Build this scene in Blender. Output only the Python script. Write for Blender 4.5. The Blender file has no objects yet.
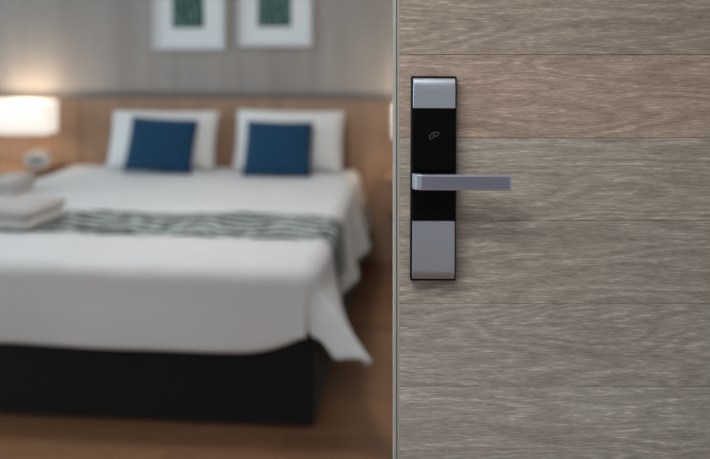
import bpy, bmesh, math, random
from mathutils import Vector, Matrix, noise

random.seed(7)
scene = bpy.context.scene
COL = scene.collection
PI = math.pi
YAW = math.radians(5.5)          # the camera and the open door stand turned to the room by this angle
EYE = 1.45
FPX = 822.0
DOOR_D = 1.243                   # distance from the camera to the door face

# ------------------------------------------------------------------ camera
cam_data = bpy.data.cameras.new('camera')
cam = bpy.data.objects.new('camera', cam_data)
COL.objects.link(cam)
cam.location = (0, 0, EYE)
cam.rotation_euler = (PI / 2, 0, YAW)
cam_data.sensor_width = 36.0
cam_data.lens = FPX / 710 * 36.0
cam_data.shift_y = -(229.5 - 32) / 710
cam_data.clip_start = 0.05
cam_data.dof.use_dof = True
cam_data.dof.focus_distance = DOOR_D - 0.015
cam_data.dof.aperture_fstop = 2.15
scene.camera = cam

# ------------------------------------------------------------------ sky, large lights, exposure
world = bpy.data.worlds.new('daylight')
scene.world = world
world.use_nodes = True
bg = world.node_tree.nodes['Background']
bg.inputs['Color'].default_value = (0.63, 0.84, 1.0, 1)
bg.inputs['Strength'].default_value = 6.0
scene.view_settings.view_transform = 'Standard'
scene.view_settings.look = 'None'
scene.view_settings.gamma = 1.0
scene.view_settings.use_curve_mapping = False
scene.view_settings.exposure = -0.50

WINDOWS = [(2.2, 4.7, 0.75, 2.40), (-1.3, 0.7, 0.75, 2.40)]      # y0, y1, z0, z1 in the left wall
XL, XR, YB, YH, ZC = -4.3, 0.87, -1.7, 5.2, 2.6                  # inner faces of the room
XO = 2.3                                                          # far side of the corridor
for y0, y1, z0, z1 in WINDOWS:
    ld = bpy.data.lights.new('window_portal', 'AREA')
    ld.shape = 'RECTANGLE'; ld.size = z1 - z0; ld.size_y = y1 - y0
    ld.cycles.is_portal = True
    lo = bpy.data.objects.new('window_portal', ld); COL.objects.link(lo)
    lo.location = (XL - 0.02, (y0 + y1) / 2, (z0 + z1) / 2)
    lo.rotation_euler = (0, -PI / 2, 0)
BED_FILL_W = 24.0  # added light over the bed
DOOR_FILL_W = 36.0  # added light for the door face
LAMP_W = 8.0

# ------------------------------------------------------------------ materials
def hexc(r, g, b):
    f = lambda v: (v / 12.92 if v <= 0.04045 else ((v + 0.055) / 1.055) ** 2.4)
    return (f(r / 255), f(g / 255), f(b / 255), 1)

def newmat(name):
    m = bpy.data.materials.new(name); m.use_nodes = True
    nt = m.node_tree
    return m, nt, nt.nodes['Principled BSDF']

def N(nt, typ, **kw):
    n = nt.nodes.new(typ)
    for k, v in kw.items():
        if k in n.inputs: n.inputs[k].default_value = v
        else: setattr(n, k, v)
    return n

def math_node(nt, op, a, b=None, c=None):
    n = nt.nodes.new('ShaderNodeMath'); n.operation = op
    for i, v in enumerate((a, b, c)):
        if v is None: continue
        if isinstance(v, (int, float)): n.inputs[i].default_value = v
        else: nt.links.new(v, n.inputs[i])
    return n.outputs[0]

def mixcol(nt, fac, a, b, blend='MIX'):
    n = nt.nodes.new('ShaderNodeMix'); n.data_type = 'RGBA'; n.blend_type = blend
    for sock, v in ((n.inputs[0], fac), (n.inputs[6], a), (n.inputs[7], b)):
        if isinstance(v, (int, float)): sock.default_value = v
        elif isinstance(v, tuple): sock.default_value = v
        else: nt.links.new(v, sock)
    return n.outputs[2]

def ramp(nt, fac, stops):
    n = nt.nodes.new('ShaderNodeValToRGB')
    e = n.color_ramp.elements
    while len(e) < len(stops): e.new(0.5)
    for el, (p, c) in zip(e, stops):
        el.position = p; el.color = c
    nt.links.new(fac, n.inputs[0])
    return n.outputs[0]

def coords(nt, scale, offset_random=True):
    tc = nt.nodes.new('ShaderNodeTexCoord')
    mp = nt.nodes.new('ShaderNodeMapping')
    mp.inputs['Scale'].default_value = scale
    src = tc.outputs['Object']
    if offset_random:
        oi = nt.nodes.new('ShaderNodeObjectInfo')
        vm = nt.nodes.new('ShaderNodeVectorMath'); vm.operation = 'ADD'
        r = math_node(nt, 'MULTIPLY', oi.outputs['Random'], 13.7)
        cb = nt.nodes.new('ShaderNodeCombineXYZ')
        for i in range(3): nt.links.new(r, cb.inputs[i])
        nt.links.new(src, vm.inputs[0]); nt.links.new(cb.outputs[0], vm.inputs[1])
        src = vm.outputs[0]
    nt.links.new(src, mp.inputs['Vector'])
    return mp.outputs['Vector']

def noise_tex(nt, vec, scale=1.0, detail=3.0, rough=0.55, dist=0.0):
    n = N(nt, 'ShaderNodeTexNoise', Scale=scale, Detail=detail, Roughness=rough, Distortion=dist)
    nt.links.new(vec, n.inputs['Vector'])
    return n.outputs['Fac']

def bump(nt, bsdf, h, strength, dist):
    b = N(nt, 'ShaderNodeBump', Strength=strength, Distance=dist)
    nt.links.new(h, b.inputs['Height'])
    nt.links.new(b.outputs[0], bsdf.inputs['Normal'])

def plain(name, col, rough=0.6, metal=0.0, var=0.06, scale=30, spec=0.4, bmp=0.0, bdist=0.002):
    m, nt, p = newmat(name)
    v = coords(nt, (1, 1, 1))
    f = noise_tex(nt, v, scale, 3)
    lo = tuple(c * (1 - var) for c in col[:3]) + (1,)
    hi = tuple(min(1, c * (1 + var)) for c in col[:3]) + (1,)
    nt.links.new(mixcol(nt, f, lo, hi), p.inputs['Base Color'])
    p.inputs['Roughness'].default_value = rough
    p.inputs['Metallic'].default_value = metal
    p.inputs['Specular IOR Level'].default_value = spec
    if bmp: bump(nt, p, f, bmp, bdist)
    return m

def fabric(name, col, weave=260, var=0.10, rough=0.9, bmp=0.25):
    m, nt, p = newmat(name)
    v = coords(nt, (1, 1, 1))
    a = noise_tex(nt, coords(nt, (weave, weave, weave * 0.15)), 1, 2)
    b = noise_tex(nt, v, 6, 3)
    f = math_node(nt, 'ADD', math_node(nt, 'MULTIPLY', a, 0.6), math_node(nt, 'MULTIPLY', b, 0.4))
    lo = tuple(c * (1 - var) for c in col[:3]) + (1,)
    hi = tuple(min(1, c * (1 + var)) for c in col[:3]) + (1,)
    nt.links.new(mixcol(nt, f, lo, hi), p.inputs['Base Color'])
    p.inputs['Roughness'].default_value = rough
    p.inputs['Specular IOR Level'].default_value = 0.2
    p.inputs['Sheen Weight'].default_value = 0.15
    bump(nt, p, a, bmp, 0.001)
    return m

def door_wood():
    m, nt, p = newmat('limed_oak')
    oi = nt.nodes.new('ShaderNodeObjectInfo')
    low = noise_tex(nt, coords(nt, (2.0, 1, 13.0)), 1, 1.5, 0.5, 0.25)
    rings = math_node(nt, 'SINE', math_node(nt, 'MULTIPLY', low, 105.0))
    rings = math_node(nt, 'MULTIPLY_ADD', rings, 0.5, 0.5)
    streak = noise_tex(nt, coords(nt, (24, 1, 330)), 1, 4, 0.65, 0.4)
    fine = noise_tex(nt, coords(nt, (70, 1, 640)), 1, 2, 0.6)
    broad = noise_tex(nt, coords(nt, (3, 1, 40)), 1, 3, 0.55)
    patch = noise_tex(nt, coords(nt, (5, 1, 16)), 1, 2, 0.5)
    # pores fill the soft early-wood rings
    g = math_node(nt, 'MULTIPLY', math_node(nt, 'SUBTRACT', streak, 0.5), 0.95)
    g = math_node(nt, 'ADD', g, math_node(nt, 'MULTIPLY', math_node(nt, 'SUBTRACT', fine, 0.5), 1.25))
    g = math_node(nt, 'ADD', g, math_node(nt, 'MULTIPLY', math_node(nt, 'SUBTRACT', rings, 0.5), 0.24))
    g = math_node(nt, 'ADD', g, math_node(nt, 'MULTIPLY', math_node(nt, 'SUBTRACT', broad, 0.5), 0.35))
    g = math_node(nt, 'ADD', g, math_node(nt, 'MULTIPLY', math_node(nt, 'SUBTRACT', patch, 0.5), 0.25))
    hair = noise_tex(nt, coords(nt, (30, 1, 560)), 1, 1, 0.5, 0.6)
    hair = math_node(nt, 'MULTIPLY', math_node(nt, 'MAXIMUM', math_node(nt, 'SUBTRACT', hair, 0.58), 0.0), 1.9)
    hair = math_node(nt, 'MULTIPLY', hair, math_node(nt, 'MULTIPLY_ADD', rings, 0.8, 0.6))
    g = math_node(nt, 'ADD', g, hair)
    g = math_node(nt, 'ADD', g, 0.46)
    grain = ramp(nt, g, [(0.0, (0.60, 0.57, 0.54, 1)), (0.42, (0.90, 0.89, 0.88, 1)),
                         (0.60, (1.03, 1.03, 1.03, 1)), (0.80, (1.28, 1.29, 1.30, 1)), (1.0, (1.62, 1.66, 1.70, 1))])
    col = mixcol(nt, 1.0, oi.outputs['Color'], grain, 'MULTIPLY')
    nt.links.new(col, p.inputs['Base Color'])
    p.inputs['Roughness'].default_value = 0.62
    p.inputs['Specular IOR Level'].default_value = 0.3
    bump(nt, p, g, 0.35, 0.0006)
    return m

def floor_wood():
    m, nt, p = newmat('brown_floorboard')
    oi = nt.nodes.new('ShaderNodeObjectInfo')
    streak = noise_tex(nt, coords(nt, (3, 70, 1)), 1, 4, 0.6, 0.4)
    broad = noise_tex(nt, coords(nt, (1.2, 12, 1)), 1, 2)
    g = math_node(nt, 'ADD', math_node(nt, 'MULTIPLY', streak, 0.6), math_node(nt, 'MULTIPLY', broad, 0.4))
    grain = ramp(nt, g, [(0.25, (0.62, 0.60, 0.58, 1)), (0.5, (1, 1, 1, 1)), (0.75, (1.35, 1.33, 1.30, 1))])
    nt.links.new(mixcol(nt, 1.0, oi.outputs['Color'], grain, 'MULTIPLY'), p.inputs['Base Color'])
    p.inputs['Roughness'].default_value = 0.42
    bump(nt, p, streak, 0.15, 0.001)
    return m

def veneer(name, col, vertical=True):
    m, nt, p = newmat(name)
    sc = (38, 38, 1.4) if vertical else (1.4, 38, 38)
    streak = noise_tex(nt, coords(nt, sc), 1, 4, 0.6, 0.4)
    g = ramp(nt, streak, [(0.25, tuple(c * 0.70 for c in col[:3]) + (1,)), (0.5, col), (0.75, tuple(c * 1.22 for c in col[:3]) + (1,))])
    nt.links.new(g, p.inputs['Base Color'])
    p.inputs['Roughness'].default_value = 0.5
    bump(nt, p, streak, 0.1, 0.001)
    return m

def wallpaper():
    m, nt, p = newmat('taupe_linen_wallpaper')
    v = noise_tex(nt, coords(nt, (160, 160, 4), False), 1, 3, 0.6)
    h = noise_tex(nt, coords(nt, (9, 9, 0.5), False), 1, 2, 0.5)
    f = math_node(nt, 'ADD', math_node(nt, 'MULTIPLY', v, 0.5), math_node(nt, 'MULTIPLY', h, 0.5))
    c0, c1 = hexc(144, 137, 132), hexc(170, 163, 158)
    nt.links.new(ramp(nt, f, [(0.3, c0), (0.7, c1)]), p.inputs['Base Color'])
    p.inputs['Roughness'].default_value = 0.85
    bump(nt, p, v, 0.2, 0.001)
    return m

def brushed(name, col, rough=0.34, metal=0.9):
    m, nt, p = newmat(name)
    s = noise_tex(nt, coords(nt, (20, 60, 1800)), 1, 2, 0.6)
    lo = tuple(c * 0.93 for c in col[:3]) + (1,)
    hi = tuple(min(1, c * 1.07) for c in col[:3]) + (1,)
    nt.links.new(mixcol(nt, s, lo, hi), p.inputs['Base Color'])
    p.inputs['Metallic'].default_value = metal
    nt.links.new(math_node(nt, 'MULTIPLY_ADD', s, 0.12, rough - 0.06), p.inputs['Roughness'])
    return m

def runner_mat():
    m, nt, p = newmat('leaf_stripe_runner')
    uv = nt.nodes.new('ShaderNodeTexCoord')
    sep = nt.nodes.new('ShaderNodeSeparateXYZ'); nt.links.new(uv.outputs['UV'], sep.inputs[0])
    u, v = sep.outputs[0], sep.outputs[1]
    tri = math_node(nt, 'PINGPONG', math_node(nt, 'MULTIPLY', u, 6.0), 1.0)
    wob = noise_tex(nt, uv.outputs['UV'], 9.0, 2)
    ph = math_node(nt, 'ADD', math_node(nt, 'MULTIPLY', v, 5.0), math_node(nt, 'MULTIPLY', tri, 0.9))
    ph = math_node(nt, 'ADD', ph, math_node(nt, 'MULTIPLY', wob, 1.0))
    s = math_node(nt, 'SINE', math_node(nt, 'MULTIPLY', ph, 2 * PI))
    s = math_node(nt, 'MULTIPLY_ADD', s, 0.5, 0.5)
    col = ramp(nt, s, [(0.30, hexc(50, 57, 59)), (0.55, hexc(104, 114, 112)), (0.85, hexc(205, 212, 208))])
    nt.links.new(col, p.inputs['Base Color'])
    p.inputs['Roughness'].default_value = 0.8
    p.inputs['Specular IOR Level'].default_value = 0.2
    return m

def art_mat(name, seed):
    m, nt, p = newmat(name)
    v = coords(nt, (1, 1, 1), False)
    a = N(nt, 'ShaderNodeTexNoise', Scale=9.0 + seed, Detail=4.0, Distortion=1.6); nt.links.new(v, a.inputs['Vector'])
    b = N(nt, 'ShaderNodeTexWave', Scale=7.0 + seed, Distortion=9.0, Detail=2.0); nt.links.new(v, b.inputs['Vector'])
    f = math_node(nt, 'ADD', math_node(nt, 'MULTIPLY', a.outputs['Fac'], 0.65), math_node(nt, 'MULTIPLY', b.outputs['Fac'], 0.35))
    nt.links.new(ramp(nt, f, [(0.3, hexc(18, 30, 34)), (0.5, hexc(40, 74, 72)), (0.72, hexc(104, 146, 136))]), p.inputs['Base Color'])
    p.inputs['Roughness'].default_value = 0.4
    return m

M = {}
M['door'] = door_wood()
M['floor'] = floor_wood()
M['subfloor'] = plain('dark_subfloor', hexc(40, 28, 22), 0.9)
M['paint'] = plain('white_wall_paint', hexc(205, 202, 198), 0.85, var=0.02)
M['ceil'] = plain('white_ceiling_paint', hexc(225, 224, 221), 0.9, var=0.02)
M['paper'] = wallpaper()
M['wall_shade'] = plain('painted_wall_shade', hexc(122, 115, 111), 0.7)  # shade on the wall above the headboard, put into a colour
M['veneer'] = veneer('walnut_veneer', hexc(170, 137, 112))
M['veneer_h'] = veneer('walnut_veneer_horizontal', hexc(160, 122, 92), False)
M['edge'] = plain('grey_door_edging', hexc(184, 182, 175), 0.5, var=0.08, scale=120)
M['groove'] = plain('dark_groove', hexc(44, 46, 48), 0.7)
M['core'] = plain('door_core', hexc(104, 98, 90), 0.7)
M['alu'] = brushed('satin_aluminium', (0.60, 0.67, 0.79, 1))
M['alu_lever'] = brushed('lever_aluminium', (0.66, 0.70, 0.82, 1), 0.30)
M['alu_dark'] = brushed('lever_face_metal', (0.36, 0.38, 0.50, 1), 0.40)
M['black'] = plain('black_plastic', (0.005, 0.005, 0.006, 1), 0.4, spec=0.2)
M['glass_black'] = plain('black_glass', (0.002, 0.002, 0.003, 1), 0.15, spec=0.12)
M['print'] = plain('grey_print', (0.11, 0.11, 0.15, 1), 0.6)
M['white'] = fabric('white_cotton', (0.80, 0.79, 0.78, 1), var=0.03, bmp=0.1)
M['duvet'] = fabric('white_duvet_cotton', (0.76, 0.755, 0.75, 1), var=0.03, bmp=0.1)
M['blue'] = fabric('navy_blue_fabric', hexc(24, 64, 94), var=0.18)
M['base'] = fabric('charcoal_upholstery', hexc(30, 29, 29), var=0.15)
M['towel'] = fabric('grey_towel_terry', hexc(198, 192, 187), weave=180, var=0.08, bmp=0.5)
M['runner'] = runner_mat()
M['frame'] = plain('pale_picture_frame', hexc(206, 210, 212), 0.45, var=0.02)
M['mat'] = plain('white_picture_mat', hexc(226, 230, 232), 0.8, var=0.01)
M['art1'] = art_mat('green_leaf_print', 0.0)
M['art2'] = art_mat('green_foliage_print', 2.3)
M['metal'] = plain('dark_bronze', hexc(60, 52, 46), 0.4, 0.8)
M['clock'] = plain('white_plastic', hexc(214, 210, 202), 0.4, var=0.02)
M['clock_face'] = plain('grey_display', hexc(160, 156, 148), 0.3)
M['pvc'] = plain('white_window_frame', hexc(225, 225, 225), 0.4, var=0.02)

def glass():
    m, nt, p = newmat('window_glass')
    out = nt.nodes['Material Output']
    t = N(nt, 'ShaderNodeBsdfTransparent'); g = N(nt, 'ShaderNodeBsdfGlossy', Roughness=0.02)
    lw = N(nt, 'ShaderNodeLayerWeight', Blend=0.2)
    mx = nt.nodes.new('ShaderNodeMixShader')
    nt.links.new(math_node(nt, 'MULTIPLY', lw.outputs['Facing'], 0.5), mx.inputs[0])
    nt.links.new(t.outputs[0], mx.inputs[1]); nt.links.new(g.outputs[0], mx.inputs[2])
    nt.links.new(mx.outputs[0], out.inputs['Surface'])
    return m
M['glass'] = glass()

def glow(name, col, strength, base):
    m, nt, p = newmat(name)
    f = noise_tex(nt, coords(nt, (200, 200, 200)), 1, 2)
    nt.links.new(mixcol(nt, f, tuple(c * 0.96 for c in base[:3]) + (1,), base), p.inputs['Base Color'])
    p.inputs['Roughness'].default_value = 0.8
    p.inputs['Emission Color'].default_value = col
    p.inputs['Emission Strength'].default_value = strength
    return m
M['shade'] = glow('lit_lamp_shade', (1.0, 0.90, 0.78, 1), 0.95, (0.85, 0.82, 0.76, 1))
M['diffuser'] = glow('fill_light_diffuser', (1.0, 0.96, 0.92, 1), 2.0, (0.85, 0.85, 0.85, 1))  # glow of the two added ceiling lights
M['bulb'] = glow('lit_bulb', (1.0, 0.82, 0.6, 1), 6.0, (0.9, 0.85, 0.8, 1))

# ------------------------------------------------------------------ mesh helpers
def link(name, bm, mat, parent=None, smooth=False, loc=None, rot=None):
    me = bpy.data.meshes.new(name); bm.normal_update(); bm.to_mesh(me); bm.free()
    me.materials.append(mat)
    if smooth:
        for f in me.polygons: f.use_smooth = True
    o = bpy.data.objects.new(name, me); COL.objects.link(o)
    if parent: o.parent = parent
    if loc is not None: o.location = loc
    if rot is not None: o.rotation_euler = rot
    return o

def share(name, src, parent=None, loc=(0, 0, 0), rot=(0, 0, 0), scale=(1, 1, 1)):
    o = bpy.data.objects.new(name, src.data); COL.objects.link(o)
    if parent: o.parent = parent
    o.location = loc; o.rotation_euler = rot; o.scale = scale
    return o

def box(bm, x0, x1, y0, y1, z0, z1, bev=0.0, seg=2):
    r = bmesh.ops.create_cube(bm, size=1.0)
    vs = r['verts']
    for v in vs:
        v.co = Vector((x0 + (v.co.x + 0.5) * (x1 - x0), y0 + (v.co.y + 0.5) * (y1 - y0), z0 + (v.co.z + 0.5) * (z1 - z0)))
    if bev > 0:
        es = list({e for v in vs for e in v.link_edges})
        bmesh.ops.bevel(bm, geom=es, offset=bev, segments=seg, profile=0.5, affect='EDGES')
    return bm

def boxbm(*a, **k): return box(bmesh.new(), *a, **k)

def extrude_poly(pts, axis, h0, h1, bev=0.0, seg=2):
    """polygon in the plane across `axis`, extruded from h0 to h1"""
    bm = bmesh.new()
    def P(a, b, h):
        return {'x': (h, a, b), 'y': (a, h, b), 'z': (a, b, h)}[axis]
    v0 = [bm.verts.new(P(a, b, h0)) for a, b in pts]
    v1 = [bm.verts.new(P(a, b, h1)) for a, b in pts]
    f0 = bm.faces.new(v0); f1 = bm.faces.new(v1)
    n = len(pts)
    for i in range(n): bm.faces.new((v0[i], v0[(i + 1) % n], v1[(i + 1) % n], v1[i]))
    bmesh.ops.recalc_face_normals(bm, faces=bm.faces[:])
    if bev:
        es = list(f0.edges) + list(f1.edges)
        bmesh.ops.bevel(bm, geom=es, offset=bev, segments=seg, profile=0.5, affect='EDGES')
    return bm

def lathe(bm, prof, seg=32, cx=0, cy=0, cz=0):
    rings = []
    for r, z in prof:
        rings.append([bm.verts.new((cx + r * math.cos(2 * PI * i / seg), cy + r * math.sin(2 * PI * i / seg), cz + z)) for i in range(seg)])
    for a, b in zip(rings, rings[1:]):
        for i in range(seg): bm.faces.new((a[i], a[(i + 1) % seg], b[(i + 1) % seg], b[i]))
    return bm

def empty(name, loc=(0, 0, 0), rz=0.0):
    o = bpy.data.objects.new(name, None); COL.objects.link(o)
    o.location = loc; o.rotation_euler = (0, 0, rz); o.empty_display_size = 0.1
    return o

def tag(o, label, cat, group=None):
    o['label'] = label; o['category'] = cat
    if group: o['group'] = group
    return o

def structure(o, label=None, cat=None):
    o['kind'] = 'structure'
    if label: o['label'] = label
    if cat: o['category'] = cat
    return o

# ------------------------------------------------------------------ the room
fl = structure(link('floor', boxbm(XL - 0.2, XO, YB - 0.2, YH + 0.2, -0.10, -0.012), M['subfloor']),
               'brown wooden plank floor running under the bed', 'floor')
PW, PLN = 0.145, 1.30
pl0 = None
for r in range(int((YH - YB) / PW) + 1):
    y = YB + r * PW
    x = XL - random.uniform(0, 1.0)
    while x < XO:
        x0, x1 = max(x, XL), min(x + PLN, XO)
        x += PLN
        y1 = min(y + PW, YH) - 0.002
        if x1 - x0 < 0.05 or y1 - y < 0.02: continue
        full = abs(x1 - x0 - PLN) < 1e-6 and abs(y1 - y - PW + 0.002) < 1e-6
        if full and pl0 is not None:
            o = share('plank', pl0, fl)
        else:
            L, Wd = x1 - x0 - 0.002, y1 - y
            o = link('plank', boxbm(-L / 2, L / 2, -Wd / 2, Wd / 2, -0.012, 0, bev=0.0012, seg=1), M['floor'], fl)
            if full: pl0 = o
        o.location = ((x0 + x1) / 2, (y + y1) / 2, 0)
        t = random.uniform(0.82, 1.2)
        b = hexc(130, 93, 66)
        o.color = (b[0] * t, b[1] * t * random.uniform(0.97, 1.03), b[2] * t * random.uniform(0.93, 1.05), 1)

structure(link('ceiling', boxbm(XL - 0.2, XO, YB - 0.2, YH + 0.2, ZC, ZC + 0.12), M['ceil']), 'plain white painted ceiling', 'ceiling')
structure(link('wall_head', boxbm(XL - 0.2, XO, YH, YH + 0.2, 0, ZC), M['paper']),
          'taupe linen papered wall behind the bed', 'wall')
structure(link('wall_back', boxbm(XL - 0.2, XO, YB - 0.2, YB, 0, ZC), M['paint']), 'plain white wall behind the viewer', 'wall')
# left wall with two window openings
bm = bmesh.new()
edges = sorted(WINDOWS)
ys = [YB] + [v for w in edges for v in (w[0], w[1])] + [YH]
for i in range(0, len(ys), 2): box(bm, XL - 0.2, XL, ys[i], ys[i + 1], 0, ZC)
for y0, y1, z0, z1 in edges:
    box(bm, XL - 0.2, XL, y0, y1, 0, z0); box(bm, XL - 0.2, XL, y0, y1, z1, ZC)
structure(link('wall_left', bm, M['paint']), 'white window wall to the left of the bed', 'wall')
for k, (y0, y1, z0, z1) in enumerate(WINDOWS):
    bm = bmesh.new()
    fx0, fx1, t = XL - 0.13, XL - 0.07, 0.06
    box(bm, fx0, fx1, y0, y1, z0, z0 + t); box(bm, fx0, fx1, y0, y1, z1 - t, z1)
    box(bm, fx0, fx1, y0, y0 + t, z0 + t, z1 - t); box(bm, fx0, fx1, y1 - t, y1, z0 + t, z1 - t)
    ym = (y0 + y1) / 2
    box(bm, fx0, fx1, ym - t / 2, ym + t / 2, z0 + t, z1 - t)
    w = structure(link('window_%d' % (k + 1), bm, M['pvc']),
                  ['white framed window beside the bed', 'white framed window beside the entrance'][k], 'window')
    for a, b in ((y0 + t, ym - t / 2), (ym + t / 2, y1 - t)):
        link('pane', boxbm(XL - 0.104, XL - 0.096, a, b, z0 + t, z1 - t), M['glass'], w)
# right wall with the doorway
A = (math.cos(YAW), math.sin(YAW))
def room(xc, d): return (xc * A[0] - d * A[1], xc * A[1] + d * A[0])
HX, HY = room(0.955, DOOR_D)                      # hinge corner of the open door
dy0, dy1, dz = HY - 0.90, HY + 0.02, 2.14
bm = bmesh.new()
box(bm, XR, XR + 0.12, YB, dy0, 0, ZC); box(bm, XR, XR + 0.12, dy1, YH, 0, ZC); box(bm, XR, XR + 0.12, dy0, dy1, dz, ZC)
structure(link('wall_right', bm, M['paint']), 'white wall with the doorway on the right', 'wall')
structure(link('wall_corridor', boxbm(XO, XO + 0.1, YB - 0.2, YH + 0.2, 0, ZC), M['paint']), 'white corridor wall beyond the doorway', 'wall')
bm = bmesh.new()
for ya, yb, za, zb in ((dy0 - 0.05, dy0 - 0.001, 0, dz + 0.05), (dy1 + 0.001, dy1 + 0.05, 0, dz + 0.05), (dy0, dy1, dz + 0.001, dz + 0.05)):
    box(bm, XR - 0.012, XR - 0.0005, ya, yb, za, zb, 0.002, 1)
structure(link('trim_door', bm, M['edge']), 'grey door frame around the doorway', 'trim')
structure(link('shade_strip_head', boxbm(XL, XR, YH - 0.012, YH - 0.0005, 1.020, 1.066), M['wall_shade']),  # added strip, darker to stand in for shade on the wall
          'dark taupe strip painting the shade on the wall above the headboard panels', 'trim')

# ------------------------------------------------------------------ added fill lights on the ceiling, out of view
def fill_ceiling_light(x, y, label, watts):
    t = empty('fill_ceiling_light', (x, y, ZC))
    tag(t, label, 'added ceiling light')
    link('housing', lathe(bmesh.new(), [(0.0, -0.001), (0.20, -0.001), (0.21, -0.012), (0.21, -0.05), (0.195, -0.055), (0.195, -0.045)], 40), M['pvc'], t, True)
    link('diffuser', lathe(bmesh.new(), [(0.0, -0.058), (0.10, -0.056), (0.17, -0.052), (0.194, -0.046)], 40), M['diffuser'], t, True)
    ld = bpy.data.lights.new('light', 'AREA'); ld.shape = 'DISK'; ld.size = 0.38; ld.energy = watts; ld.color = (1.0, 0.985, 0.97)
    lo = bpy.data.objects.new('light', ld); COL.objects.link(lo); lo.parent = t; lo.location = (0, 0, -0.066)
fill_ceiling_light(-0.95, 3.50, 'round white ceiling light added above the bed to brighten its top', BED_FILL_W)  # unseen lamp, added to brighten the top of the bed

def fill_panel_light(x, y, w, d, label, watts):
    t = empty('fill_panel_light', (x, y, ZC))
    tag(t, label, 'added ceiling light')
    for a, b, c, e in ((-w / 2, w / 2, -d / 2, -d / 2 + 0.03), (-w / 2, w / 2, d / 2 - 0.03, d / 2), (-w / 2, -w / 2 + 0.03, -d / 2 + 0.03, d / 2 - 0.03), (w / 2 - 0.03, w / 2, -d / 2 + 0.03, d / 2 - 0.03)):
        link('frame_bar', boxbm(a, b, c, e, -0.04, -0.0005), M['pvc'], t)
    link('diffuser', boxbm(-w / 2 + 0.03, w / 2 - 0.03, -d / 2 + 0.03, d / 2 - 0.03, -0.03, -0.001), M['diffuser'], t)
    ld = bpy.data.lights.new('light', 'AREA'); ld.shape = 'RECTANGLE'; ld.size = w - 0.08; ld.size_y = d - 0.08; ld.energy = watts; ld.color = (1.0, 0.985, 0.97)
    lo = bpy.data.objects.new('light', ld); COL.objects.link(lo); lo.parent = t; lo.location = (0, 0, -0.034)
fill_panel_light(-0.62, 0.15, 1.3, 0.9, 'square white ceiling panel light added near the entrance to brighten the door', DOOR_FILL_W)  # unseen lamp, added as soft light on the door

# ------------------------------------------------------------------ the open door with its lock
# local frame: x runs along the door as seen from the camera, y into the room, z up; origin on the floor at the hinge
OX = 0.955
dloc = room(OX, DOOR_D)
TH = 0.045
DL = 0.0590                                        # latch side, metres right of the line of sight
def dx(v): return v - OX
core = boxbm(dx(DL) + 0.0005, 0.0, 0.006, TH, 0.012, 2.10, bev=0.0008, seg=1)
door = structure(link('door_1', core, M['core'], None, loc=(dloc[0], dloc[1], 0), rot=(0, 0, YAW)),
                 'open limed oak plank door with electronic card lock', 'door')
link('edge_strip', boxbm(dx(DL), dx(0.0628), 0.0, TH + 0.001, 0.012, 2.10, bev=0.0006, seg=1), M['edge'], door)
link('groove', boxbm(dx(0.0628), dx(0.0641), 0.0035, 0.0075, 0.012, 2.10), M['groove'], door)
link('edge_band', boxbm(dx(0.0641), dx(0.0672), 0.0002, 0.007, 0.012, 2.10, bev=0.0004, seg=1), M['edge'], door)
TINTS = {  # plank number counted down from the one whose lower seam is at 1.4152 m
    0: hexc(174, 160, 148), 1: hexc(187, 168, 153), 2: hexc(184, 176, 165), 3: hexc(182, 173, 163), 4: hexc(180, 174, 166), 5: hexc(186, 181, 174)}
SEAM0, PITCH = 1.4152, 0.12565
px0, px1 = dx(0.0673), -0.002
pmesh = None
for n in range(-5, 12):
    zt, zb = SEAM0 + PITCH * (1 - n), SEAM0 - PITCH * n
    zt, zb = min(zt, 2.10), max(zb, 0.012)
    if zt - zb < 0.01: continue
    h = zt - zb - 0.0006
    full = abs(zt - zb - PITCH) < 1e-5
    if full and pmesh:
        o = share('plank', pmesh, door)
    else:
        w = px1 - px0
        o = link('plank', boxbm(-w / 2, w / 2, 0, 0.0065, -h / 2, h / 2, bev=0.0007, seg=1), M['door'], door)
        if full: pmesh = o
    o.location = ((px0 + px1) / 2, 0, (zt + zb) / 2)
    o.color = TINTS.get(n, random.choice(list(TINTS.values())))
# hinges on the far edge
for z in (0.25, 1.05, 1.85):
    link('hinge', lathe(bmesh.new(), [(0.0, -0.05), (0.008, -0.05), (0.008, 0.05), (0.0, 0.05)], 14), M['metal'], door, True, loc=(0.006, TH + 0.006, z))

# --- lock: black housing is the part, its covers and lever are the sub-parts
LX0, LX1, LZ0, LZ1 = 0.0832, 0.1512, 1.0783, 1.3836
LCX, LCZ = (LX0 + LX1) / 2, (LZ0 + LZ1) / 2
def rounded_profile(y_back, y_front, z0, z1, rt, rb, n=8):
    """side profile (y, z) of a plate whose top and bottom front edges curl back towards the door"""
    pts = [(y_back, z0)]
    if rb:
        for i in range(n + 1):
            a = PI / 2 * i / n
            pts.append((y_front + rb[0] * (1 - math.sin(a)), z0 + rb[1] * (1 - math.cos(a))))
    else: pts.append((y_front, z0))
    if rt:
        for i in range(n + 1):
            a = PI / 2 * (1 - i / n)
            pts.append((y_front + rt[0] * (1 - math.sin(a)), z1 - rt[1] * (1 - math.cos(a))))
    else: pts.append((y_front, z1))
    pts.append((y_back, z1))
    return pts
hz = (LZ1 - LZ0) / 2
hw = (LX1 - LX0) / 2
lock = link('lock', boxbm(-hw, hw, -0.016, -0.0002, -hz, hz, bev=0.0018, seg=3), M['black'], door, loc=(dx(LCX), 0, LCZ), rot=(0, math.radians(0.30), 0))
lock['label'] = 'black and silver electronic card lock'
def lz(z): return z - LCZ
cw = hw - 0.0026
o = link('upper_cover', extrude_poly(rounded_profile(-0.015, -0.0225, lz(1.337), lz(1.3812), (0.0075, 0.020), None), 'x', -cw, cw, 0.0006, 1), M['alu'], lock)
o['label'] = 'brushed silver upper cover'
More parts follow.
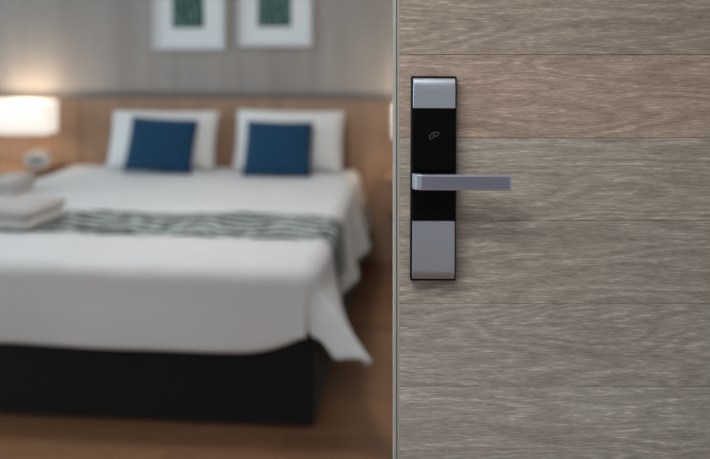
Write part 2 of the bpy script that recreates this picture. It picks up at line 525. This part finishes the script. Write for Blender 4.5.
o = link('reader_panel', boxbm(-cw, cw, -0.0212, -0.015, lz(1.1695), lz(1.3366), bev=0.0008), M['glass_black'], lock)
o['label'] = 'glossy black card reader panel'
o = link('lower_cover', extrude_poly(rounded_profile(-0.015, -0.0225, lz(1.0815), lz(1.169), None, (0.0075, 0.014)), 'x', -cw, cw, 0.0006, 1), M['alu'], lock)
o['label'] = 'brushed silver lower cover'
# printed card symbol: two overlapping slanted card outlines
bm = bmesh.new()
def stroke(bm, pts, w, y, closed=True):
    n = len(pts)
    for i in range(n if closed else n - 1):
        a, b = Vector(pts[i]), Vector(pts[(i + 1) % n])
        d = (b - a).normalized(); q = Vector((-d.y, d.x)) * w / 2
        a2, b2 = a - d * w / 2, b + d * w / 2
        lo = [bm.verts.new((p.x, y, p.y)) for p in (a2 - q, b2 - q, b2 + q, a2 + q)]
        hi = [bm.verts.new((p.x, y + 0.0004, p.y)) for p in (a2 - q, b2 - q, b2 + q, a2 + q)]
        bm.faces.new(lo)
        for j in range(4): bm.faces.new((lo[j], hi[j], hi[(j + 1) % 4], lo[(j + 1) % 4]))
mm = 0.00149
sx, sz = 0.0, lz(1.45 - (135.6 - 32) / 822 * 1.222)
P = lambda x, y: (sx + (x - 433.6) * mm, sz - (y - 135.6) * mm)
stroke(bm, [P(429.2, 138.8), P(429.4, 135.0), P(432.0, 132.6), P(433.6, 133.6), P(433.4, 136.2), P(431.6, 138.8)], 0.0008, -0.02155)
stroke(bm, [P(432.6, 132.4), P(438.6, 132.4), P(437.2, 135.8), P(434.4, 136.2)], 0.0008, -0.02155)
link('card_symbol', bm, M['print'], lock)['label'] = 'small grey card symbol'
# lever: flat bar with a rounded return into the lock
x0, x1 = 0.0839 - LCX, 0.2275 - LCX
yf, yb = -0.0535, -0.0435
zl0, zl1 = lz(1.2206), lz(1.2431)
R = 0.0135; r = 0.006
pts = [(x1, yf), (x1, yb)]
xi = x0 + 0.012
pts += [(xi + r, yb), (xi + r * 0.3, yb + r * 0.3), (xi, yb + r), (x0, yb + r)]
for i in range(11):
    a = PI / 2 * i / 10
    pts.append((x0 + R - R * math.cos(a), yf + R - R * math.sin(a)))
bm = extrude_poly(pts, 'z', zl0, zl1, 0.0012, 2)
box(bm, x0 + 0.001, xi - 0.001, yb + 0.002, -0.0205, zl0 + 0.001, zl1 - 0.0055, 0.001, 1)      # neck into the lock
o = link('lever_handle', bm, M['alu_lever'], lock)
o['label'] = 'straight silver lever handle'
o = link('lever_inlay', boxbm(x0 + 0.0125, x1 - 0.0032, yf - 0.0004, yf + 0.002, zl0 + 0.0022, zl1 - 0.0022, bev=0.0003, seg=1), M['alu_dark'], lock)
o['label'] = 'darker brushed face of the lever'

# ------------------------------------------------------------------ headboard panelling
hb = empty('headboard', (-1.3, YH, 0))
tag(hb, 'brown wood veneer headboard panelling across the wall behind the bed', 'headboard')
xs = [-3.90, -3.10, -2.30, -1.28, -0.26, 0.54, 0.86]
for a, b in zip(xs, xs[1:]):
    w = b - a - 0.004
    link('panel', boxbm(-w / 2, w / 2, -0.036, -0.0005, 0.0, 1.018, bev=0.002, seg=1), M['veneer'], hb, loc=((a + b) / 2 + 1.3, 0, 0))
HBY = YH - 0.036

# ------------------------------------------------------------------ bed
BX0, BX1, BY0, BY1 = -2.33, -0.430, 2.955, 5.15
TOP = 0.59
bed = empty('bed', ((BX0 + BX1) / 2, BY0, 0))
tag(bed, 'large double bed with dark charcoal upholstered base', 'bed')
ox, oy = -(BX0 + BX1) / 2, -BY0
base = boxbm(BX0 + ox + 0.005, BX1 + ox - 0.005, 0.005, BY1 + oy, 0.012, 0.345, bev=0.018, seg=4)
link('base', base, M['base'], bed, True)
link('mattress', boxbm(BX0 + ox + 0.03, BX1 + ox - 0.03, 0.035, BY1 + oy, 0.346, TOP - 0.035, bev=0.05, seg=4), M['white'], bed, True)
for fx in (BX0 + 0.12, BX1 - 0.12):
    for fy in (BY0 + 0.12, BY1 - 0.15):
        link('foot', lathe(bmesh.new(), [(0, 0), (0.03, 0), (0.036, 0.0115), (0, 0.0115)], 16), M['black'], bed, loc=(fx + ox, fy + oy, 0))

R0 = 0.065
SIDE_DROP, FOOT_DROP = 0.37, 0.345
def drape(pu, pv, delta=0.0):
    """flat cloth point -> point on the bed; pu runs across the bed, pv from the head (large) to the foot"""
    r = R0
    cx0, cx1, cy0 = BX0 + r - 0.012, BX1 - r + 0.012, BY0 + r - 0.012
    cx1 -= 0.04 * min(1, max(0, (pv - 3.6) / 1.3))
    r = r + delta
    p = pu - cx1 if pu > cx1 else (cx0 - pu if pu < cx0 else 0.0)
    side = 1 if pu > cx1 else -1
    q = cy0 - pv if pv < cy0 else 0.0
    bx, by = min(max(pu, cx0), cx1), max(pv, cy0)
    e = max(0.0, 1 - min(abs(pu - cx0), abs(pu - cx1)) / 0.22) if p == 0 else 0.0
    q *= 1 - 0.17 * e * e          # the hem at the foot is cut in a curve towards the corners
    t = math.hypot(p, q)
    puff = 0.014 * noise.noise(Vector((pu * 2.6, pv * 3.2, 0.3))) + 0.005 * noise.noise(Vector((pu * 8, pv * 7, 4.0)))
    if t <= 0:
        return Vector((bx, by, TOP + delta + puff))
    th = math.degrees(math.atan2(q, p))
    # how far the hanging cloth leans outwards, by direction round the corner
    along = by
    if side > 0:
        s_side = 0.10 + 0.10 * math.sin((along - 3.2) * 2 * PI / 0.62) * min(1, max(0, (along - 3.25) / 0.3)) + 0.13 * min(1, max(0, (along - 3.8) / 0.6)) + 0.60 * max(0, 1 - (along - BY0) / 0.48)
    else:
        s_side = 0.12 + 0.06 * math.sin(along * 9)
    s_front = 0.03 + 0.03 * math.sin(bx * 5.1 + 0.6) + 0.015 * math.sin(bx * 13)
    keys = [(0, s_side), (14, 0.75), (28, 1.0), (42, 0.45), (58, -0.06), (72, 0.02), (82, 0.07), (90, s_front)]
    edge = min(SIDE_DROP / max(1e-6, math.cos(math.radians(th))), FOOT_DROP / max(1e-6, math.sin(math.radians(th))))
    lim = edge
    lk = [(0, SIDE_DROP), (14, 0.42), (26, 0.43), (38, 0.37), (50, 0.285), (62, 0.272), (78, 0.28), (90, FOOT_DROP * 0.83)]
    for (a0, l0), (a1, l1) in zip(lk, lk[1:]):
        if a0 <= th <= a1:
            f = (th - a0) / (a1 - a0); lim = l0 + (l1 - l0) * f * f * (3 - 2 * f)
            break
    if p > 0: t *= lim / edge
    lean = s_front
    for (a0, l0), (a1, l1) in zip(keys, keys[1:]):
        if a0 <= th <= a1:
            f = (th - a0) / (a1 - a0); f = f * f * (3 - 2 * f)
            lean = l0 + (l1 - l0) * f
            break
    arc = r * PI / 2
    if t < arc:
        out, down = r * math.sin(t / r), r * (1 - math.cos(t / r))
        k = 0.0
    else:
        tau = t - arc
        ang = math.atan(lean)
        e = min(1, tau / 0.12)
        out = r + tau * math.sin(ang) * (0.5 + 0.5 * e)
        down = r + tau * math.cos(ang)
        k = e
    d = Vector((side * math.cos(math.radians(th)), -math.sin(math.radians(th))))
    wob = 0.012 * k * noise.noise(Vector((pu * 3, pv * 3, 9)))
    z = TOP + delta - down + puff * (1 - k)
    return Vector((bx + d.x * (out + wob), by + d.y * (out + wob), max(z, 0.03)))

def cloth(name, u0, u1, v0, v1, nu, nv, mat, delta, thick):
    bm = bmesh.new(); uvl = bm.loops.layers.uv.new('UVMap')
    g = []
    for i in range(nu + 1):
        row = []
        for j in range(nv + 1):
            u = u0 + (u1 - u0) * i / nu; v = v0 + (v1 - v0) * j / nv
            row.append(bm.verts.new(drape(u, v, delta)))
        g.append(row)
    for i in range(nu):
        for j in range(nv):
            f = bm.faces.new((g[i][j], g[i + 1][j], g[i + 1][j + 1], g[i][j + 1]))
            for l, (a, b) in zip(f.loops, ((i, j), (i + 1, j), (i + 1, j + 1), (i, j + 1))):
                l[uvl].uv = ((u0 + (u1 - u0) * a / nu), (v0 + (v1 - v0) * b / nv - v0) / (v1 - v0))
    o = link(name, bm, mat, None, True)
    md = o.modifiers.new('thickness', 'SOLIDIFY'); md.thickness = thick; md.offset = -1
    return o
K = R0 - 0.012
dv = cloth('duvet', BX0 + K - SIDE_DROP, BX1 - K + SIDE_DROP, BY0 + K - FOOT_DROP, 5.10, 150, 150, M['duvet'], 0.0, 0.022)
tag(dv, 'white duvet hanging over the foot and sides of the bed', 'duvet')
rn = cloth('bed_runner', BX0 - 0.24, BX1 + 0.24, 3.39, 3.78, 170, 26, M['runner'], 0.010, 0.006)
tag(rn, 'grey green leaf patterned runner laid across the white duvet', 'bed runner')

# ------------------------------------------------------------------ pillows and cushions
def cushion_bm(w, h, t, sag=0.03, n=26, power=0.42, flange=0.0):
    """soft pillow in the x-z plane, thickness along y, bottom edge at z = 0, corners pulled out"""
    bm = bmesh.new()
    def pt(i, j, s):
        u, v = -1 + 2 * i / n, -1 + 2 * j / n
        prof = max(0.0, (1 - u ** 2)) ** power * max(0.0, (1 - v ** 2)) ** power
        x = u * w / 2 * (1 - sag * (1 - v * v) * abs(u) ** 3)
        z = v * h / 2 * (1 - sag * 1.3 * (1 - u * u) * abs(v) ** 3)
        wr = 0.004 * noise.noise(Vector((u * 3 + w * 7, v * 3, s * 2.0)))
        return Vector((x, s * t / 2 * prof + wr * prof, z + h / 2))
    front = [[bm.verts.new(pt(i, j, -1)) for j in range(n + 1)] for i in range(n + 1)]
    back = [[front[i][j] if i in (0, n) or j in (0, n) else bm.verts.new(pt(i, j, 1)) for j in range(n + 1)] for i in range(n + 1)]
    for i in range(n):
        for j in range(n):
            bm.faces.new((front[i][j], front[i + 1][j], front[i + 1][j + 1], front[i][j + 1]))
            bm.faces.new((back[i][j], back[i][j + 1], back[i + 1][j + 1], back[i + 1][j]))
    bmesh.ops.recalc_face_normals(bm, faces=bm.faces[:])
    return bm

def soft(name, w, h, t, mat, x, y, z, tilt, roll, yaw, label, cat, group, seam=True):
    o = link(name, cushion_bm(w, h, t), mat, None, True, (x, y, z), (math.radians(-tilt), math.radians(roll), math.radians(yaw)))
    tag(o, label, cat, group)
    if seam:      # piping round the rim
        bm = bmesh.new(); n = 60; pr = 0.004
        path = []
        N4 = 15
        def rim(u, v):
            sag = 0.03
            return Vector((u * w / 2 * (1 - sag * (1 - v * v) * abs(u) ** 3), 0, v * h / 2 * (1 - sag * 1.3 * (1 - u * u) * abs(v) ** 3) + h / 2))
        for s in range(4):
            for k in range(N4):
                f = -1 + 2 * k / N4
                path.append(rim(*[(f, -1), (1, f), (-f, 1), (-1, -f)][s]))
        rings = []
        m = len(path)
        for k, c in enumerate(path):
            d = (path[(k + 1) % m] - path[k - 1]).normalized(); nn = Vector((0, 1, 0)); q = d.cross(nn)
            rings.append([bm.verts.new(c + (nn * math.cos(2 * PI * a / 6) + q * math.sin(2 * PI * a / 6)) * pr) for a in range(6)])
        for k in range(m):
            for a in range(6):
                bm.faces.new((rings[k][a], rings[k][(a + 1) % 6], rings[(k + 1) % m][(a + 1) % 6], rings[(k + 1) % m][a]))
        bmesh.ops.recalc_face_normals(bm, faces=bm.faces[:])
        link('piping', bm, mat, o, True)
    return o
PZ = TOP + 0.012
soft('pillow', 0.68, 0.365, 0.17, M['white'], -1.690, 4.95, PZ, 18, 0, 0, 'white bed pillow standing behind the left blue cushion', 'pillow', 'white pillows against the headboard')
soft('pillow', 0.67, 0.375, 0.17, M['white'], -0.893, 4.95, PZ, 18, 0.5, 0, 'white bed pillow standing behind the right blue cushion', 'pillow', 'white pillows against the headboard')
soft('cushion', 0.405, 0.335, 0.13, M['blue'], -1.645, 4.765, PZ + 0.012, 24, 3, 4, 'navy blue square cushion leaning on the left white pillow', 'cushion', 'blue cushions')
soft('cushion', 0.40, 0.335, 0.13, M['blue'], -0.925, 4.765, PZ, 24, 1, 2, 'navy blue square cushion leaning on the right white pillow', 'cushion', 'blue cushions')

# ------------------------------------------------------------------ folded towels on the left of the bed
def towel_bm(w, d, h, seed):
    bm = bmesh.new()
    box(bm, -w / 2, w / 2, -d / 2, d / 2, 0, h)
    bmesh.ops.subdivide_edges(bm, edges=bm.edges[:], cuts=7, use_grid_fill=True)
    for v in bm.verts:       # rounded fold on the long sides, soft top
        fx, fy, fz = v.co.x / (w / 2), v.co.y / (d / 2), (v.co.z - h / 2) / (h / 2)
        s = 1 - 0.07 * fz * fz * (abs(fy) ** 4)
        v.co.y *= s; v.co.x *= 1 - 0.035 * fz * fz * abs(fx) ** 4
        v.co.z += (0.004 * noise.noise(v.co * 14 + Vector((seed, 0, 0))) - 0.004 * (fx * fx + fy * fy)) * (v.co.z / h)
    return bm
def towels(x, y, rz, sizes, labels, grp):
    z = TOP + 0.016
    for k, ((w, d, h), lab) in enumerate(zip(sizes, labels)):
        o = link('folded_towel', towel_bm(w, d, h, k + x), M['towel'], None, True, (x, y, z), (0, 0, math.radians(rz + 1.5 * (k % 2))))
        tag(o, lab, 'towel', grp)
        z += h + 0.0025
towels(-1.868, 3.514, -10, [(0.35, 0.28, 0.045), (0.34, 0.275, 0.043)],
       ['lower folded grey-white towel on the bed runner at the left', 'upper folded grey-white towel on the bed runner at the left'], 'folded towels on the bed runner')
towels(-2.255, 4.20, 4, [(0.165, 0.28, 0.035), (0.16, 0.27, 0.035)],
       ['lower folded grey-white towel on the duvet near the lit lamp', 'upper folded grey-white towel on the duvet near the lit lamp'], 'folded towels on the duvet')

# ------------------------------------------------------------------ nightstands, lamps, clock
def nightstand(x0, x1, label):
    y0, y1 = 4.72, HBY - 0.002
    t = empty('nightstand', ((x0 + x1) / 2, (y0 + y1) / 2, 0.0)); w, d = x1 - x0, y1 - y0
    tag(t, label, 'nightstand', 'nightstands')
    link('top', boxbm(-w / 2, w / 2, -d / 2, d / 2, 0.575, 0.60, bev=0.003), M['veneer_h'], t)
    for s in (-1, 1):
        link('side_panel', boxbm(s * w / 2 - (0.02 if s > 0 else 0), s * w / 2 + (0.02 if s < 0 else 0), -d / 2 + 0.01, d / 2, 0.40, 0.5745, bev=0.002, seg=1), M['veneer'], t)
    link('back_panel', boxbm(-w / 2 + 0.0205, w / 2 - 0.0205, d / 2 - 0.015, d / 2, 0.42, 0.5745), M['veneer'], t)
    link('bottom_panel', boxbm(-w / 2 + 0.0205, w / 2 - 0.0205, -d / 2 + 0.02, d / 2 - 0.0005, 0.40, 0.4195), M['veneer_h'], t)
    f = link('drawer', boxbm(-w / 2 + 0.022, w / 2 - 0.022, -d / 2 + 0.005, d / 2 - 0.02, 0.422, 0.572, bev=0.002, seg=1), M['veneer_h'], t)
    link('handle', boxbm(-0.06, 0.06, -d / 2 - 0.015, -d / 2 + 0.005, 0.49, 0.502, bev=0.002, seg=1), M['metal'], f)
    return t
nightstand(-2.90, -2.42, 'brown wooden wall-hung nightstand beneath the left lamp')
nightstand(-0.29, 0.19, 'brown wooden wall-hung nightstand at the right of the bed')

def wall_lamp(x, label, w=0.46, hgt=0.20, zb=0.812):
    t = empty('wall_lamp', (x, HBY, zb + hgt / 2))
    tag(t, label, 'lamp', 'bedside wall lamps')
    d = 0.22
    yc = -0.06 - d / 2
    # rounded rectangular drum shade, open above and below
    ring = []
    rc = 0.045
    for sx_, sy_, a0 in ((1, -1, -90), (1, 1, 0), (-1, 1, 90), (-1, -1, 180)):
        for i in range(7):
            a = math.radians(a0 + 90 * i / 6)
            ring.append((sx_ * (w / 2 - rc) + rc * math.cos(a), yc + sy_ * (d / 2 - rc) + rc * math.sin(a)))
    bm = bmesh.new()
    lo = [bm.verts.new((a, b, -hgt / 2)) for a, b in ring]; hi = [bm.verts.new((a, b, hgt / 2)) for a, b in ring]
    n = len(ring)
    for i in range(n): bm.faces.new((lo[i], lo[(i + 1) % n], hi[(i + 1) % n], hi[i]))
    bmesh.ops.recalc_face_normals(bm, faces=bm.faces[:])
    sh = link('shade', bm, M['shade'], t, True)
    md = sh.modifiers.new('thickness', 'SOLIDIFY'); md.thickness = 0.003; md.offset = -1
    link('wall_plate', boxbm(-0.045, 0.045, -0.016, -0.0005, -0.06, 0.06, bev=0.004), M['metal'], t)
    link('arm', boxbm(-0.008, 0.008, yc + 0.01, -0.014, -0.035, -0.019, bev=0.002), M['metal'], t)
    link('socket', lathe(bmesh.new(), [(0, -0.045), (0.018, -0.045), (0.018, -0.005), (0, -0.005)], 16, 0, yc), M['metal'], t, True)
    link('bulb', lathe(bmesh.new(), [(0, -0.004), (0.014, -0.003), (0.028, 0.025), (0.03, 0.04), (0.022, 0.058), (0, 0.066)], 20, 0, yc), M['bulb'], t, True)
    ld = bpy.data.lights.new('light', 'POINT'); ld.energy = LAMP_W; ld.color = (1.0, 0.78, 0.55); ld.shadow_soft_size = 0.03
    l = bpy.data.objects.new('light', ld); COL.objects.link(l); l.parent = t; l.location = (0, yc, 0.075)
wall_lamp(-2.635, 'lit white bedside wall lamp with drum shade left of the bed')
wall_lamp(-0.020, 'lit white bedside wall lamp with drum shade right of the bed')

def bedside_clock(x, y, z):
    t = empty('bedside_clock', (x, y, z), math.radians(6))
    tag(t, 'small rounded white clock on the nightstand below the left lamp', 'clock')
    pts = []
    n = 28
    for i in range(n):
        a = 2 * PI * i / n
        ca, sa = math.cos(a), math.sin(a)
        pts.append((0.074 * math.copysign(abs(ca) ** 0.75, ca), 0.053 + 0.053 * math.copysign(abs(sa) ** 0.75, sa)))
    link('case', extrude_poly(pts, 'y', -0.03, 0.03, 0.008, 3), M['clock'], t, True)
    face = [(a * 0.62, 0.053 + (b - 0.053) * 0.55) for a, b in pts]
    link('display', extrude_poly(face, 'y', -0.0315, -0.028), M['clock_face'], t)
bedside_clock(-2.455, 4.90, 0.6005)

# ------------------------------------------------------------------ pictures
def picture(x0, x1, zb, zt, ax0, ax1, azb, azt, art, label):
    xc = (x0 + x1) / 2
    t = empty('framed_picture', (xc, YH, zb))
    tag(t, label, 'picture', 'framed pictures above the bed')
    w, h, f = x1 - x0, zt - zb, 0.022
    for a, b, c, e in ((-w / 2, w / 2, 0, f), (-w / 2, w / 2, h - f, h), (-w / 2, -w / 2 + f, f, h - f), (w / 2 - f, w / 2, f, h - f)):
        link('frame_bar', boxbm(a, b, -0.032, -0.001, c, e, bev=0.002, seg=1), M['frame'], t)
    link('mat_board', boxbm(-w / 2 + f, w / 2 - f, -0.016, -0.004, f, h - f), M['mat'], t)
    link('print', boxbm(ax0 - xc, ax1 - xc, -0.0175, -0.0162, azb - zb, azt - zb), art, t)
picture(-1.814, -1.340, 1.335, 1.99, -1.688, -1.476, 1.476, 1.845, M['art1'], 'framed green leaf print on the left above the bed')
picture(-1.248, -0.775, 1.357, 2.006, -1.127, -0.906, 1.482, 1.861, M['art2'], 'framed green foliage print on the right above the bed')
